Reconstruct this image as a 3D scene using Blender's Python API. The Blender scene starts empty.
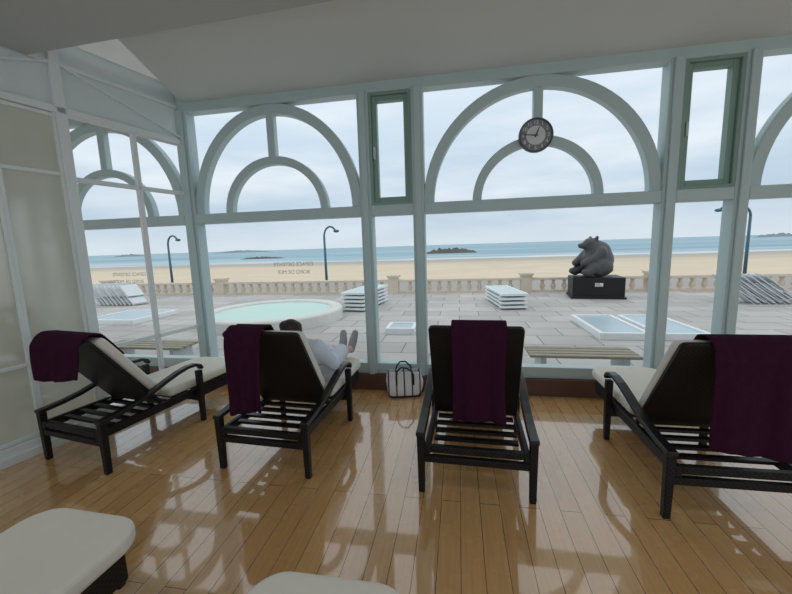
import bpy, bmesh, math, random
from mathutils import Vector, Matrix, Euler, noise
random.seed(4)
COL = bpy.context.scene.collection
SC = bpy.context.scene
SC.view_settings.view_transform = 'Standard'
R = math.radians
PI = math.pi

# ------------------------------------------------------------------ camera
F = 362.0; H = 1.6
YAW, PITCH, ROLL = R(10), R(8), R(1.8)
FWD = Vector((-math.sin(YAW)*math.cos(PITCH), math.cos(YAW)*math.cos(PITCH), -math.sin(PITCH)))
RT0 = Vector((math.cos(YAW), math.sin(YAW), 0)); UP0 = RT0.cross(FWD)
UPV = UP0*math.cos(ROLL) + RT0*math.sin(ROLL)
RTV = RT0*math.cos(ROLL) - UP0*math.sin(ROLL)
cd = bpy.data.cameras.new('camera'); cam = bpy.data.objects.new('camera', cd); COL.objects.link(cam)
cam.matrix_world = Matrix(((RTV.x, UPV.x, -FWD.x, 0), (RTV.y, UPV.y, -FWD.y, 0), (RTV.z, UPV.z, -FWD.z, H), (0, 0, 0, 1)))
cd.sensor_width = 36; cd.lens = F/792*36; cd.clip_start = 0.02; cd.clip_end = 20000
SC.camera = cam
def ray(px, py): return RTV*(px-396) - UPV*(py-297) + FWD*F
def floor_pt(px, py, z=0.0):
    v = ray(px, py); t = (z-H)/v.z; return Vector((v.x*t, v.y*t, z))
def wall_pt(px, py, Y):
    v = ray(px, py); t = Y/v.y; return Vector((v.x*t, Y, H+v.z*t))
D = 3.9      # distance to the window wall
CZ = 3.25    # ceiling height

# ------------------------------------------------------------------ materials
def new_mat(name):
    m = bpy.data.materials.new(name); m.use_nodes = True
    nt = m.node_tree; nt.nodes.clear()
    out = nt.nodes.new('ShaderNodeOutputMaterial')
    return m, nt, out
def N(nt, t, **kw):
    n = nt.nodes.new(t)
    for k, v in kw.items(): setattr(n, k, v)
    return n
def mat(name, col, rough=0.6, metal=0.0, var=0.12, scale=12.0, bump=0.0, bscale=60.0, spec=0.5, coat=0.0):
    m, nt, out = new_mat(name)
    p = N(nt, 'ShaderNodeBsdfPrincipled')
    tc = N(nt, 'ShaderNodeTexCoord')
    no = N(nt, 'ShaderNodeTexNoise'); no.inputs['Scale'].default_value = scale; no.inputs['Detail'].default_value = 4
    nt.links.new(tc.outputs['Object'], no.inputs['Vector'])
    mx = N(nt, 'ShaderNodeMix', data_type='RGBA')
    a = [max(0, c*(1-var)) for c in col]; b = [min(1, c*(1+var)) for c in col]
    mx.inputs[6].default_value = (*a, 1); mx.inputs[7].default_value = (*b, 1)
    nt.links.new(no.outputs['Fac'], mx.inputs[0]); nt.links.new(mx.outputs[2], p.inputs['Base Color'])
    p.inputs['Roughness'].default_value = rough; p.inputs['Metallic'].default_value = metal
    p.inputs['Specular IOR Level'].default_value = spec
    p.inputs['Coat Weight'].default_value = coat
    if bump > 0:
        n2 = N(nt, 'ShaderNodeTexNoise'); n2.inputs['Scale'].default_value = bscale; n2.inputs['Detail'].default_value = 3
        nt.links.new(tc.outputs['Object'], n2.inputs['Vector'])
        bp = N(nt, 'ShaderNodeBump'); bp.inputs['Strength'].default_value = bump; bp.inputs['Distance'].default_value = 0.02
        nt.links.new(n2.outputs['Fac'], bp.inputs['Height']); nt.links.new(bp.outputs['Normal'], p.inputs['Normal'])
    nt.links.new(p.outputs[0], out.inputs[0])
    return m
def frosted_mat(name, col, trans=0.65, gl=0.10):
    m, nt, out = new_mat(name)
    d = N(nt, 'ShaderNodeBsdfDiffuse'); t = N(nt, 'ShaderNodeBsdfTranslucent')
    tc = N(nt, 'ShaderNodeTexCoord'); no = N(nt, 'ShaderNodeTexNoise'); no.inputs['Scale'].default_value = 3
    nt.links.new(tc.outputs['Object'], no.inputs['Vector'])
    mc = N(nt, 'ShaderNodeMix', data_type='RGBA')
    mc.inputs[6].default_value = (*[c*.93 for c in col], 1); mc.inputs[7].default_value = (*[min(1, c*1.07) for c in col], 1)
    nt.links.new(no.outputs['Fac'], mc.inputs[0])
    nt.links.new(mc.outputs[2], d.inputs[0]); nt.links.new(mc.outputs[2], t.inputs[0])
    mx = N(nt, 'ShaderNodeMixShader'); mx.inputs[0].default_value = trans
    nt.links.new(d.outputs[0], mx.inputs[1]); nt.links.new(t.outputs[0], mx.inputs[2])
    g = N(nt, 'ShaderNodeBsdfGlossy'); g.inputs['Roughness'].default_value = .08
    m2 = N(nt, 'ShaderNodeMixShader'); m2.inputs[0].default_value = gl
    nt.links.new(mx.outputs[0], m2.inputs[1]); nt.links.new(g.outputs[0], m2.inputs[2])
    nt.links.new(m2.outputs[0], out.inputs[0])
    return m
def planks_mat(name):
    m, nt, out = new_mat(name)
    p = N(nt, 'ShaderNodeBsdfPrincipled')
    tc = N(nt, 'ShaderNodeTexCoord'); sp = N(nt, 'ShaderNodeSeparateXYZ'); cb = N(nt, 'ShaderNodeCombineXYZ')
    nt.links.new(tc.outputs['Object'], sp.inputs[0])
    nt.links.new(sp.outputs['Y'], cb.inputs['X']); nt.links.new(sp.outputs['X'], cb.inputs['Y'])
    br = N(nt, 'ShaderNodeTexBrick'); br.offset = 0.37; br.offset_frequency = 2
    br.inputs['Scale'].default_value = 1.0
    br.inputs['Brick Width'].default_value = 2.1; br.inputs['Row Height'].default_value = 0.118
    br.inputs['Mortar Size'].default_value = 0.0022; br.inputs['Mortar Smooth'].default_value = 0.2
    br.inputs['Bias'].default_value = -0.1
    br.inputs['Color1'].default_value = (0.76, 0.455, 0.19, 1); br.inputs['Color2'].default_value = (0.63, 0.355, 0.135, 1)
    br.inputs['Mortar'].default_value = (0.10, 0.045, 0.018, 1)
    nt.links.new(cb.outputs[0], br.inputs['Vector'])
    mp = N(nt, 'ShaderNodeMapping'); mp.inputs['Scale'].default_value = (60, 3.5, 1)
    nt.links.new(tc.outputs['Object'], mp.inputs[0])
    no = N(nt, 'ShaderNodeTexNoise'); no.inputs['Scale'].default_value = 1.0; no.inputs['Detail'].default_value = 6
    nt.links.new(mp.outputs[0], no.inputs['Vector'])
    mx = N(nt, 'ShaderNodeMix', data_type='RGBA', blend_type='MULTIPLY'); mx.inputs[0].default_value = 0.4
    rp = N(nt, 'ShaderNodeValToRGB')
    rp.color_ramp.elements[0].position = 0.3; rp.color_ramp.elements[0].color = (0.66, 0.58, 0.50, 1)
    rp.color_ramp.elements[1].position = 0.7; rp.color_ramp.elements[1].color = (1, 1, 1, 1)
    nt.links.new(no.outputs['Fac'], rp.inputs[0])
    nt.links.new(br.outputs['Color'], mx.inputs[6]); nt.links.new(rp.outputs[0], mx.inputs[7])
    nt.links.new(mx.outputs[2], p.inputs['Base Color'])
    n3 = N(nt, 'ShaderNodeTexNoise'); n3.inputs['Scale'].default_value = 5.0
    nt.links.new(tc.outputs['Object'], n3.inputs['Vector'])
    mr = N(nt, 'ShaderNodeMapRange'); mr.inputs['To Min'].default_value = 0.22; mr.inputs['To Max'].default_value = 0.32
    nt.links.new(n3.outputs['Fac'], mr.inputs['Value']); nt.links.new(mr.outputs[0], p.inputs['Roughness'])
    p.inputs['Specular IOR Level'].default_value = 0.5
    p.inputs['Coat Weight'].default_value = 1.0; p.inputs['Coat Roughness'].default_value = 0.045; p.inputs['Coat IOR'].default_value = 2.0
    bp = N(nt, 'ShaderNodeBump'); bp.inputs['Strength'].default_value = 0.3; bp.inputs['Distance'].default_value = 0.004
    # each board is very slightly cupped, plus the groove between boards
    cu = N(nt, 'ShaderNodeMath', operation='DIVIDE'); cu.inputs[1].default_value = 0.118
    fr = N(nt, 'ShaderNodeMath', operation='FRACT'); s5 = N(nt, 'ShaderNodeMath', operation='SUBTRACT'); s5.inputs[1].default_value = 0.5
    sq = N(nt, 'ShaderNodeMath', operation='MULTIPLY'); sc = N(nt, 'ShaderNodeMath', operation='MULTIPLY'); sc.inputs[1].default_value = 0.22
    nt.links.new(sp.outputs['X'], cu.inputs[0]); nt.links.new(cu.outputs[0], fr.inputs[0]); nt.links.new(fr.outputs[0], s5.inputs[0])
    nt.links.new(s5.outputs[0], sq.inputs[0]); nt.links.new(s5.outputs[0], sq.inputs[1]); nt.links.new(sq.outputs[0], sc.inputs[0])
    sub = N(nt, 'ShaderNodeMath', operation='SUBTRACT'); sub.inputs[0].default_value = 1.0
    nt.links.new(br.outputs['Fac'], sub.inputs[1])
    s6 = N(nt, 'ShaderNodeMath', operation='SUBTRACT'); nt.links.new(sub.outputs[0], s6.inputs[0]); nt.links.new(sc.outputs[0], s6.inputs[1])
    nt.links.new(s6.outputs[0], bp.inputs['Height'])
    nt.links.new(bp.outputs['Normal'], p.inputs['Normal']); nt.links.new(bp.outputs['Normal'], p.inputs['Coat Normal'])
    nt.links.new(p.outputs[0], out.inputs[0])
    return m
def paving_mat(name):
    m, nt, out = new_mat(name)
    p = N(nt, 'ShaderNodeBsdfPrincipled'); p.inputs['Roughness'].default_value = 0.85; p.inputs['Specular IOR Level'].default_value = 0.2
    tc = N(nt, 'ShaderNodeTexCoord')
    br = N(nt, 'ShaderNodeTexBrick'); br.offset = 0.5
    br.inputs['Scale'].default_value = 1.0; br.inputs['Brick Width'].default_value = 0.9; br.inputs['Row Height'].default_value = 0.6
    br.inputs['Mortar Size'].default_value = 0.012
    br.inputs['Color1'].default_value = (0.57, 0.55, 0.52, 1); br.inputs['Color2'].default_value = (0.47, 0.45, 0.43, 1)
    br.inputs['Mortar'].default_value = (0.28, 0.265, 0.25, 1)
    nt.links.new(tc.outputs['Object'], br.inputs['Vector'])
    no = N(nt, 'ShaderNodeTexNoise'); no.inputs['Scale'].default_value = 0.8; no.inputs['Detail'].default_value = 5
    nt.links.new(tc.outputs['Object'], no.inputs['Vector'])
    mx = N(nt, 'ShaderNodeMix', data_type='RGBA', blend_type='MULTIPLY'); mx.inputs[0].default_value = 0.35
    nt.links.new(br.outputs['Color'], mx.inputs[6]); nt.links.new(no.outputs['Fac'], mx.inputs[7])
    hs = N(nt, 'ShaderNodeHueSaturation'); hs.inputs['Saturation'].default_value = 0.8; hs.inputs['Value'].default_value = 1.2
    nt.links.new(mx.outputs[2], hs.inputs['Color']); nt.links.new(hs.outputs[0], p.inputs['Base Color'])
    nt.links.new(p.outputs[0], out.inputs[0])
    return m
def weave_mat(name, col, scale=70.0, rough=0.45):
    m, nt, out = new_mat(name)
    p = N(nt, 'ShaderNodeBsdfPrincipled'); p.inputs['Roughness'].default_value = rough
    p.inputs['Specular IOR Level'].default_value = 0.3
    tc = N(nt, 'ShaderNodeTexCoord')
    ck = N(nt, 'ShaderNodeTexChecker'); ck.inputs['Scale'].default_value = scale
    ck.inputs['Color1'].default_value = (*[c*1.9 for c in col], 1); ck.inputs['Color2'].default_value = (*[c*.45 for c in col], 1)
    nt.links.new(tc.outputs['Object'], ck.inputs['Vector'])
    nt.links.new(ck.outputs['Color'], p.inputs['Base Color'])
    bp = N(nt, 'ShaderNodeBump'); bp.inputs['Strength'].default_value = 0.5; bp.inputs['Distance'].default_value = 0.004
    nt.links.new(ck.outputs['Fac'], bp.inputs['Height']); nt.links.new(bp.outputs['Normal'], p.inputs['Normal'])
    nt.links.new(p.outputs[0], out.inputs[0])
    return m
def stripe_mat(name):
    m, nt, out = new_mat(name)
    p = N(nt, 'ShaderNodeBsdfPrincipled'); p.inputs['Roughness'].default_value = 0.8
    tc = N(nt, 'ShaderNodeTexCoord'); sp = N(nt, 'ShaderNodeSeparateXYZ'); nt.links.new(tc.outputs['Object'], sp.inputs[0])
    ml = N(nt, 'ShaderNodeMath', operation='MULTIPLY'); ml.inputs[1].default_value = 12.0
    fr = N(nt, 'ShaderNodeMath', operation='FRACT'); gt = N(nt, 'ShaderNodeMath', operation='GREATER_THAN'); gt.inputs[1].default_value = 0.82
    nt.links.new(sp.outputs['X'], ml.inputs[0]); nt.links.new(ml.outputs[0], fr.inputs[0]); nt.links.new(fr.outputs[0], gt.inputs[0])
    mx = N(nt, 'ShaderNodeMix', data_type='RGBA')
    mx.inputs[6].default_value = (0.95, 0.96, 0.98, 1); mx.inputs[7].default_value = (0.05, 0.06, 0.13, 1)
    nt.links.new(gt.outputs[0], mx.inputs[0]); nt.links.new(mx.outputs[2], p.inputs['Base Color'])
    nt.links.new(p.outputs[0], out.inputs[0])
    return m
def sand_mat(name):
    m, nt, out = new_mat(name)
    p = N(nt, 'ShaderNodeBsdfPrincipled'); p.inputs['Roughness'].default_value = 0.95; p.inputs['Specular IOR Level'].default_value = 0.1
    tc = N(nt, 'ShaderNodeTexCoord'); sp = N(nt, 'ShaderNodeSeparateXYZ'); nt.links.new(tc.outputs['Object'], sp.inputs[0])
    mp = N(nt, 'ShaderNodeMapping'); mp.inputs['Scale'].default_value = (0.012, 0.09, 1); nt.links.new(tc.outputs['Object'], mp.inputs[0])
    n2 = N(nt, 'ShaderNodeTexNoise'); n2.inputs['Scale'].default_value = 1.0; n2.inputs['Detail'].default_value = 4; nt.links.new(mp.outputs[0], n2.inputs['Vector'])
    ad = N(nt, 'ShaderNodeMath', operation='MULTIPLY_ADD'); ad.inputs[1].default_value = 34.0
    nt.links.new(n2.outputs['Fac'], ad.inputs[0]); nt.links.new(sp.outputs['Y'], ad.inputs[2])
    mr = N(nt, 'ShaderNodeMapRange'); mr.inputs['From Min'].default_value = 57; mr.inputs['From Max'].default_value = 123
    nt.links.new(ad.outputs[0], mr.inputs['Value'])
    rp = N(nt, 'ShaderNodeValToRGB')
    els = rp.color_ramp.elements
    els[0].color = (0.84, 0.71, 0.54, 1); els[1].color = (0.52, 0.49, 0.44, 1)
    e = els.new(0.40); e.color = (0.80, 0.69, 0.53, 1)
    e = els.new(0.66); e.color = (0.60, 0.53, 0.44, 1)
    nt.links.new(mr.outputs[0], rp.inputs[0])
    no = N(nt, 'ShaderNodeTexNoise'); no.inputs['Scale'].default_value = 0.25; no.inputs['Detail'].default_value = 6
    nt.links.new(tc.outputs['Object'], no.inputs['Vector'])
    mx = N(nt, 'ShaderNodeMix', data_type='RGBA', blend_type='MULTIPLY'); mx.inputs[0].default_value = 0.22
    nt.links.new(rp.outputs[0], mx.inputs[6]); nt.links.new(no.outputs['Fac'], mx.inputs[7])
    nt.links.new(mx.outputs[2], p.inputs['Base Color']); nt.links.new(p.outputs[0], out.inputs[0])
    return m
def sea_mat(name):
    m, nt, out = new_mat(name)
    p = N(nt, 'ShaderNodeBsdfPrincipled'); p.inputs['Roughness'].default_value = 0.6; p.inputs['Specular IOR Level'].default_value = 0.05
    tc = N(nt, 'ShaderNodeTexCoord')
    mp = N(nt, 'ShaderNodeMapping'); mp.inputs['Scale'].default_value = (0.004, 0.03, 1); nt.links.new(tc.outputs['Object'], mp.inputs[0])
    no = N(nt, 'ShaderNodeTexNoise'); no.inputs['Scale'].default_value = 1.0; no.inputs['Detail'].default_value = 6
    nt.links.new(mp.outputs[0], no.inputs['Vector'])
    rp = N(nt, 'ShaderNodeValToRGB')
    rp.color_ramp.elements[0].position = 0.35; rp.color_ramp.elements[0].color = (0.25, 0.405, 0.485, 1)
    rp.color_ramp.elements[1].position = 0.65; rp.color_ramp.elements[1].color = (0.43, 0.575, 0.62, 1)
    nt.links.new(no.outputs['Fac'], rp.inputs[0])
    # surf: pale broken bands close to the shore
    sp = N(nt, 'ShaderNodeSeparateXYZ'); nt.links.new(tc.outputs['Object'], sp.inputs[0])
    mr = N(nt, 'ShaderNodeMapRange'); mr.inputs['From Min'].default_value = 104; mr.inputs['From Max'].default_value = 160
    mr.inputs['To Min'].default_value = 1.0; mr.inputs['To Max'].default_value = 0.0
    nt.links.new(sp.outputs['Y'], mr.inputs['Value'])
    m2 = N(nt, 'ShaderNodeMapping'); m2.inputs['Scale'].default_value = (0.015, 0.22, 1); nt.links.new(tc.outputs['Object'], m2.inputs[0])
    n2 = N(nt, 'ShaderNodeTexNoise'); n2.inputs['Scale'].default_value = 1.0; n2.inputs['Detail'].default_value = 3; nt.links.new(m2.outputs[0], n2.inputs['Vector'])
    r3 = N(nt, 'ShaderNodeValToRGB'); r3.color_ramp.elements[0].position = 0.40; r3.color_ramp.elements[1].position = 0.58
    nt.links.new(n2.outputs['Fac'], r3.inputs[0])
    ml = N(nt, 'ShaderNodeMath', operation='MULTIPLY'); nt.links.new(mr.outputs[0], ml.inputs[0]); nt.links.new(r3.outputs[0], ml.inputs[1])
    mx = N(nt, 'ShaderNodeMix', data_type='RGBA'); mx.inputs[7].default_value = (0.82, 0.85, 0.85, 1)
    nt.links.new(ml.outputs[0], mx.inputs[0]); nt.links.new(rp.outputs[0], mx.inputs[6]); nt.links.new(mx.outputs[2], p.inputs['Base Color'])
    nt.links.new(p.outputs[0], out.inputs[0])
    return m

M = dict(
    frame=mat('painted_frame', (0.52, 0.645, 0.65), 0.45, var=0.04, scale=3),
    green=mat('green_paint', (0.25, 0.375, 0.325), 0.45, var=0.06, scale=3),
    frosted=frosted_mat('frosted_panel', (0.82, 0.825, 0.755), 0.7, 0.18),
    skylight=frosted_mat('frosted_skylight', (0.80, 0.79, 0.77), 0.5, 0.0),
    upper=frosted_mat('frosted_upper_pane', (0.86, 0.90, 0.90), 0.55, 0.05),
    white=mat('white_paint', (0.80, 0.84, 0.84), 0.5, var=0.03, scale=2),
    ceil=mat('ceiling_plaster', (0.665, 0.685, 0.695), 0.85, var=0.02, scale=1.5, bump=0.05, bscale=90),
    soffit_shaded=mat('shaded_soffit_plaster', (0.49, 0.505, 0.515), 0.85, var=0.02, scale=1.5, bump=0.05, bscale=90),  # ceiling plaster darkened: weaker window light is put into the colour
    floor=planks_mat('wood_planks'),
    redwood=mat('brown_wood', (0.125, 0.06, 0.04), 0.35, var=0.3, scale=6),
    wicker=weave_mat('dark_weave', (0.0095, 0.0085, 0.009)),
    darkwood=mat('dark_lacquer', (0.010, 0.009, 0.009), 0.35, var=0.3, scale=20),
    cushion=mat('cream_canvas', (0.83, 0.80, 0.71), 0.85, var=0.04, scale=8, bump=0.15, bscale=400),
    towel=mat('purple_terry', (0.052, 0.0115, 0.034), 0.95, var=0.3, scale=30, bump=0.6, bscale=350, spec=0.1),
    skin=mat('skin', (0.70, 0.46, 0.35), 0.55, var=0.06),
    robe=mat('pale_robe', (0.76, 0.84, 0.96), 0.9, var=0.04, scale=25, bump=0.3, bscale=200),
    hair=mat('dark_hair', (0.025, 0.016, 0.012), 0.5, var=0.4, scale=60, bump=0.5, bscale=120),
    slipper=mat('grey_slipper', (0.40, 0.41, 0.45), 0.8, var=0.15),
    bag=stripe_mat('striped_canvas'),
    navy=mat('navy_strap', (0.02, 0.022, 0.04), 0.7),
    bronze=mat('dark_bronze', (0.062, 0.06, 0.062), 0.42, metal=0.0, var=0.15, scale=5, spec=0.5),
    plinth=mat('black_granite', (0.015, 0.015, 0.017), 0.45, var=0.5, scale=40, spec=0.3),
    plaque=mat('pale_plaque', (0.75, 0.75, 0.72), 0.5),
    stone=mat('beige_stone', (0.68, 0.59, 0.47), 0.85, var=0.15, scale=3),
    paving=paving_mat('terrace_paving'),
    asphalt=mat('promenade', (0.40, 0.38, 0.35), 0.9),
    sand=sand_mat('beach_sand'),
    sea=sea_mat('sea_water'),
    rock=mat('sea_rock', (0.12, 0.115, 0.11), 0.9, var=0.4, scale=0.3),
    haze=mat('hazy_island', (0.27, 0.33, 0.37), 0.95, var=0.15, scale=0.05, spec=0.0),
    pool=mat('pool_water', (0.57, 0.79, 0.70), 0.3, var=0.06, scale=0.6, spec=0.2),
    concrete=mat('pale_concrete', (0.74, 0.735, 0.70), 0.8, var=0.1, scale=3),
    whitebed=mat('white_resin', (0.82, 0.87, 0.88), 0.5, var=0.03),
    bedsling=mat('pale_sling', (0.66, 0.75, 0.78), 0.7),
    tube=mat('grey_metal', (0.6, 0.62, 0.63), 0.5, metal=0.0),
    greysling=mat('grey_sling', (0.72, 0.77, 0.79), 0.8),
    roofglass=mat('rooflight_glass', (0.45, 0.58, 0.64), 0.3, var=0.1, scale=1, spec=0.3),
    lamp=mat('lamp_blue', (0.05, 0.14, 0.18), 0.4),
    bench=mat('bench_wood', (0.36, 0.33, 0.25), 0.7, var=0.2, scale=9),
    clockrim=mat('clock_rim', (0.09, 0.10, 0.105), 0.35),
    clockface=mat('clock_face', (0.24, 0.26, 0.27), 0.5),
    clockcentre=mat('clock_centre', (0.72, 0.74, 0.75), 0.5),
    clockmark=mat('clock_mark', (0.95, 0.95, 0.94), 0.5),
    decal=mat('etched_lettering', (0.80, 0.75, 0.66), 0.6),
    eye=mat('eye', (0.03, 0.02, 0.02), 0.2),
)

# ------------------------------------------------------------------ geometry helpers
def box(bm, c, s, rot=None):
    mtx = Matrix.Translation(c) @ (rot.to_matrix().to_4x4() if rot else Matrix()) @ Matrix.Diagonal((s[0], s[1], s[2], 1))
    bmesh.ops.create_cube(bm, size=1, matrix=mtx)
def bx(bm, x0, x1, y0, y1, z0, z1):
    box(bm, ((x0+x1)/2, (y0+y1)/2, (z0+z1)/2), (abs(x1-x0), abs(y1-y0), abs(z1-z0)))
def cyl(bm, p0, p1, r0, r1=None, seg=12):
    p0 = Vector(p0); p1 = Vector(p1); d = p1-p0; L = d.length
    if r1 is None: r1 = r0
    q = Vector((0, 0, 1)).rotation_difference(d)
    bmesh.ops.create_cone(bm, cap_ends=True, segments=seg, radius1=r0, radius2=r1, depth=L,
                          matrix=Matrix.Translation((p0+p1)/2) @ q.to_matrix().to_4x4())
def ell(bm, c, r, rot=None, seg=16):
    mtx = Matrix.Translation(c) @ (Euler(rot).to_matrix().to_4x4() if rot else Matrix()) @ Matrix.Diagonal((r[0], r[1], r[2], 1))
    bmesh.ops.create_uvsphere(bm, u_segments=seg, v_segments=max(8, seg*2//3), radius=1, matrix=mtx)
def cap(bm, p0, r0, p1, r1, seg=12):
    cyl(bm, p0, p1, r0, r1, seg); ell(bm, p0, (r0,)*3, seg=seg); ell(bm, p1, (r1,)*3, seg=seg)
def chain(bm, pts):
    for (p, r), (q, s) in zip(pts[:-1], pts[1:]): cap(bm, p, r, q, s)
def tube(bm, pts, r, seg=10):
    pts = [Vector(p) for p in pts]; rings = []
    for i, p in enumerate(pts):
        t = (pts[min(i+1, len(pts)-1)] - pts[max(i-1, 0)]).normalized()
        a = Vector((0, 0, 1)) if abs(t.z) < 0.95 else Vector((1, 0, 0))
        if i == 0: u = t.cross(a).normalized()
        else: u = (u - t*u.dot(t)).normalized()
        v = t.cross(u)
        rr_ = r[i] if isinstance(r, (list, tuple)) else r
        rings.append([bm.verts.new(p + (u*math.cos(2*PI*k/seg) + v*math.sin(2*PI*k/seg))*rr_) for k in range(seg)])
    for a, b in zip(rings[:-1], rings[1:]):
        for k in range(seg): bm.faces.new((a[k], a[(k+1) % seg], b[(k+1) % seg], b[k]))
    bm.faces.new(rings[0][::-1]); bm.faces.new(rings[-1])
def ribbon(bm, path, x0, x1, th):
    """band swept along a (y,z) path, constant width x0..x1, thickness th"""
    n = len(path); rows = []
    for i, (y, z) in enumerate(path):
        a = path[max(i-1, 0)]; b = path[min(i+1, n-1)]
        t = Vector((b[0]-a[0], b[1]-a[1])).normalized(); nn = Vector((-t.y, t.x))*th/2
        rows.append([bm.verts.new((x, y+s*nn.x, z+s*nn.y)) for x, s in ((x0, 1), (x1, 1), (x1, -1), (x0, -1))])
    for a, b in zip(rows[:-1], rows[1:]):
        for k in range(4): bm.faces.new((a[k], a[(k+1) % 4], b[(k+1) % 4], b[k]))
    bm.faces.new(rows[0][::-1]); bm.faces.new(rows[-1])
def prism(bm, poly, axis, a0, a1):
    """extrude 2D polygon along axis ('x','y','z')"""
    def P(u, v, a): return {'x': (a, u, v), 'y': (u, a, v), 'z': (u, v, a)}[axis]
    A = [bm.verts.new(P(u, v, a0)) for u, v in poly]; B = [bm.verts.new(P(u, v, a1)) for u, v in poly]
    n = len(poly)
    for i in range(n): bm.faces.new((A[i], A[(i+1) % n], B[(i+1) % n], B[i]))
    bm.faces.new(A[::-1]); bm.faces.new(B)
def rrect(x0, x1, y0, y1, r0, r1=None, n=6):
    """rounded rect; r0 = radius at y0 corners, r1 at y1 corners"""
    if r1 is None: r1 = r0
    out = []
    for cx, cy, r, a0 in ((x1-r0, y0+r0, r0, -90), (x1-r1, y1-r1, r1, 0), (x0+r1, y1-r1, r1, 90), (x0+r0, y0+r0, r0, 180)):
        for k in range(n+1):
            a = R(a0+90*k/n); out.append((cx+r*math.cos(a), cy+r*math.sin(a)))
    return out
def lathe(bm, prof, seg=16, c=(0, 0, 0)):
    rings = []
    for r, z in prof:
        rings.append([bm.verts.new((c[0]+r*math.cos(2*PI*k/seg), c[1]+r*math.sin(2*PI*k/seg), c[2]+z)) for k in range(seg)])
    for a, b in zip(rings[:-1], rings[1:]):
        for k in range(seg): bm.faces.new((a[k], a[(k+1) % seg], b[(k+1) % seg], b[k]))
    return rings
def arch(bm, xc, zs, a, b, t, y0, y1, n=40):
    """half-ellipse band standing on z=zs"""
    q = []
    for i in range(n+1):
        th = PI*i/n; co, si = math.cos(th), math.sin(th)
        o = (xc+a*co, zs+b*si); k = (xc+(a-t)*co, zs+(b-t)*si)
        q.append([bm.verts.new((o[0], y0, o[1])), bm.verts.new((o[0], y1, o[1])), bm.verts.new((k[0], y1, k[1])), bm.verts.new((k[0], y0, k[1]))])
    for A, B in zip(q[:-1], q[1:]):
        for k in range(4): bm.faces.new((A[k], A[(k+1) % 4], B[(k+1) % 4], B[k]))
    bm.faces.new(q[0]); bm.faces.new(q[-1][::-1])
def quad(bm, pts): bm.faces.new([bm.verts.new(p) for p in pts])

def obj(name, bm, m, parent=None, smooth=False, bevel=0.0, remesh=0.0, subd=0, solid=0.0, loc=None, rot=None, fixn=True, relax=5):
    if fixn and not remesh: bmesh.ops.recalc_face_normals(bm, faces=bm.faces)
    me = bpy.data.meshes.new(name); bm.to_mesh(me); bm.free()
    me.materials.append(m)
    o = bpy.data.objects.new(name, me); COL.objects.link(o)
    if parent: o.parent = parent
    if loc: o.location = loc
    if rot: o.rotation_euler = rot
    if remesh:
        md = o.modifiers.new('remesh', 'REMESH'); md.mode = 'VOXEL'; md.voxel_size = remesh; md.use_smooth_shade = True
        ms = o.modifiers.new('smooth', 'SMOOTH'); ms.iterations = relax; ms.factor = 0.5
    if solid:
        md = o.modifiers.new('solid', 'SOLIDIFY'); md.thickness = solid; md.offset = 0
    if subd:
        md = o.modifiers.new('subd', 'SUBSURF'); md.levels = subd; md.render_levels = subd
    if bevel:
        md = o.modifiers.new('bevel', 'BEVEL'); md.width = bevel; md.segments = 4; md.limit_method = 'ANGLE'; md.angle_limit = R(40)
    if smooth:
        for p in me.polygons: p.use_smooth = True
    return o
def B(): return bmesh.new()
def tag(o, label, cat, group=None, kind=None):
    o['label'] = label; o['category'] = cat
    if group: o['group'] = group
    if kind: o['kind'] = kind
    return o
def thing(name, label, cat, loc=(0, 0, 0), rz=0.0, group=None):
    o = bpy.data.objects.new(name, None); COL.objects.link(o); o.empty_display_size = 0.1
    o.location = loc; o.rotation_euler = (0, 0, rz)
    return tag(o, label, cat, group)
def struct(o): o['kind'] = 'structure'; return o
def sempty(name, loc=(0, 0, 0), rz=0.0):
    o = bpy.data.objects.new(name, None); COL.objects.link(o); o.location = loc; o.rotation_euler = (0, 0, rz); o['kind'] = 'structure'; return o
def kids(o): return [c for c in COL.objects if c.parent == o]
def dup(root, loc, rz, label=None, group=None):
    r = root.copy(); COL.objects.link(r); r.location = loc; r.rotation_euler = (0, 0, rz)
    if label: r['label'] = label
    if group: r['group'] = group
    for ch in kids(root):
        c = ch.copy(); COL.objects.link(c); c.parent = r
        for g in kids(ch):
            d = g.copy(); COL.objects.link(d); d.parent = c
    return r
def text_mesh(name, s, size, m, parent, loc, rot, align='CENTER'):
    cu = bpy.data.curves.new(name, 'FONT'); cu.body = s; cu.size = size; cu.align_x = align; cu.align_y = 'CENTER'; cu.extrude = 0.0006
    to = bpy.data.objects.new(name+'_tmp', cu); COL.objects.link(to)
    bpy.context.view_layer.update()
    me = bpy.data.meshes.new_from_object(to.evaluated_get(bpy.context.evaluated_depsgraph_get()))
    bpy.data.objects.remove(to)
    me.materials.clear(); me.materials.append(m)
    o = bpy.data.objects.new(name, me); COL.objects.link(o); o.parent = parent; o.location = loc; o.rotation_euler = rot
    return o

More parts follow.
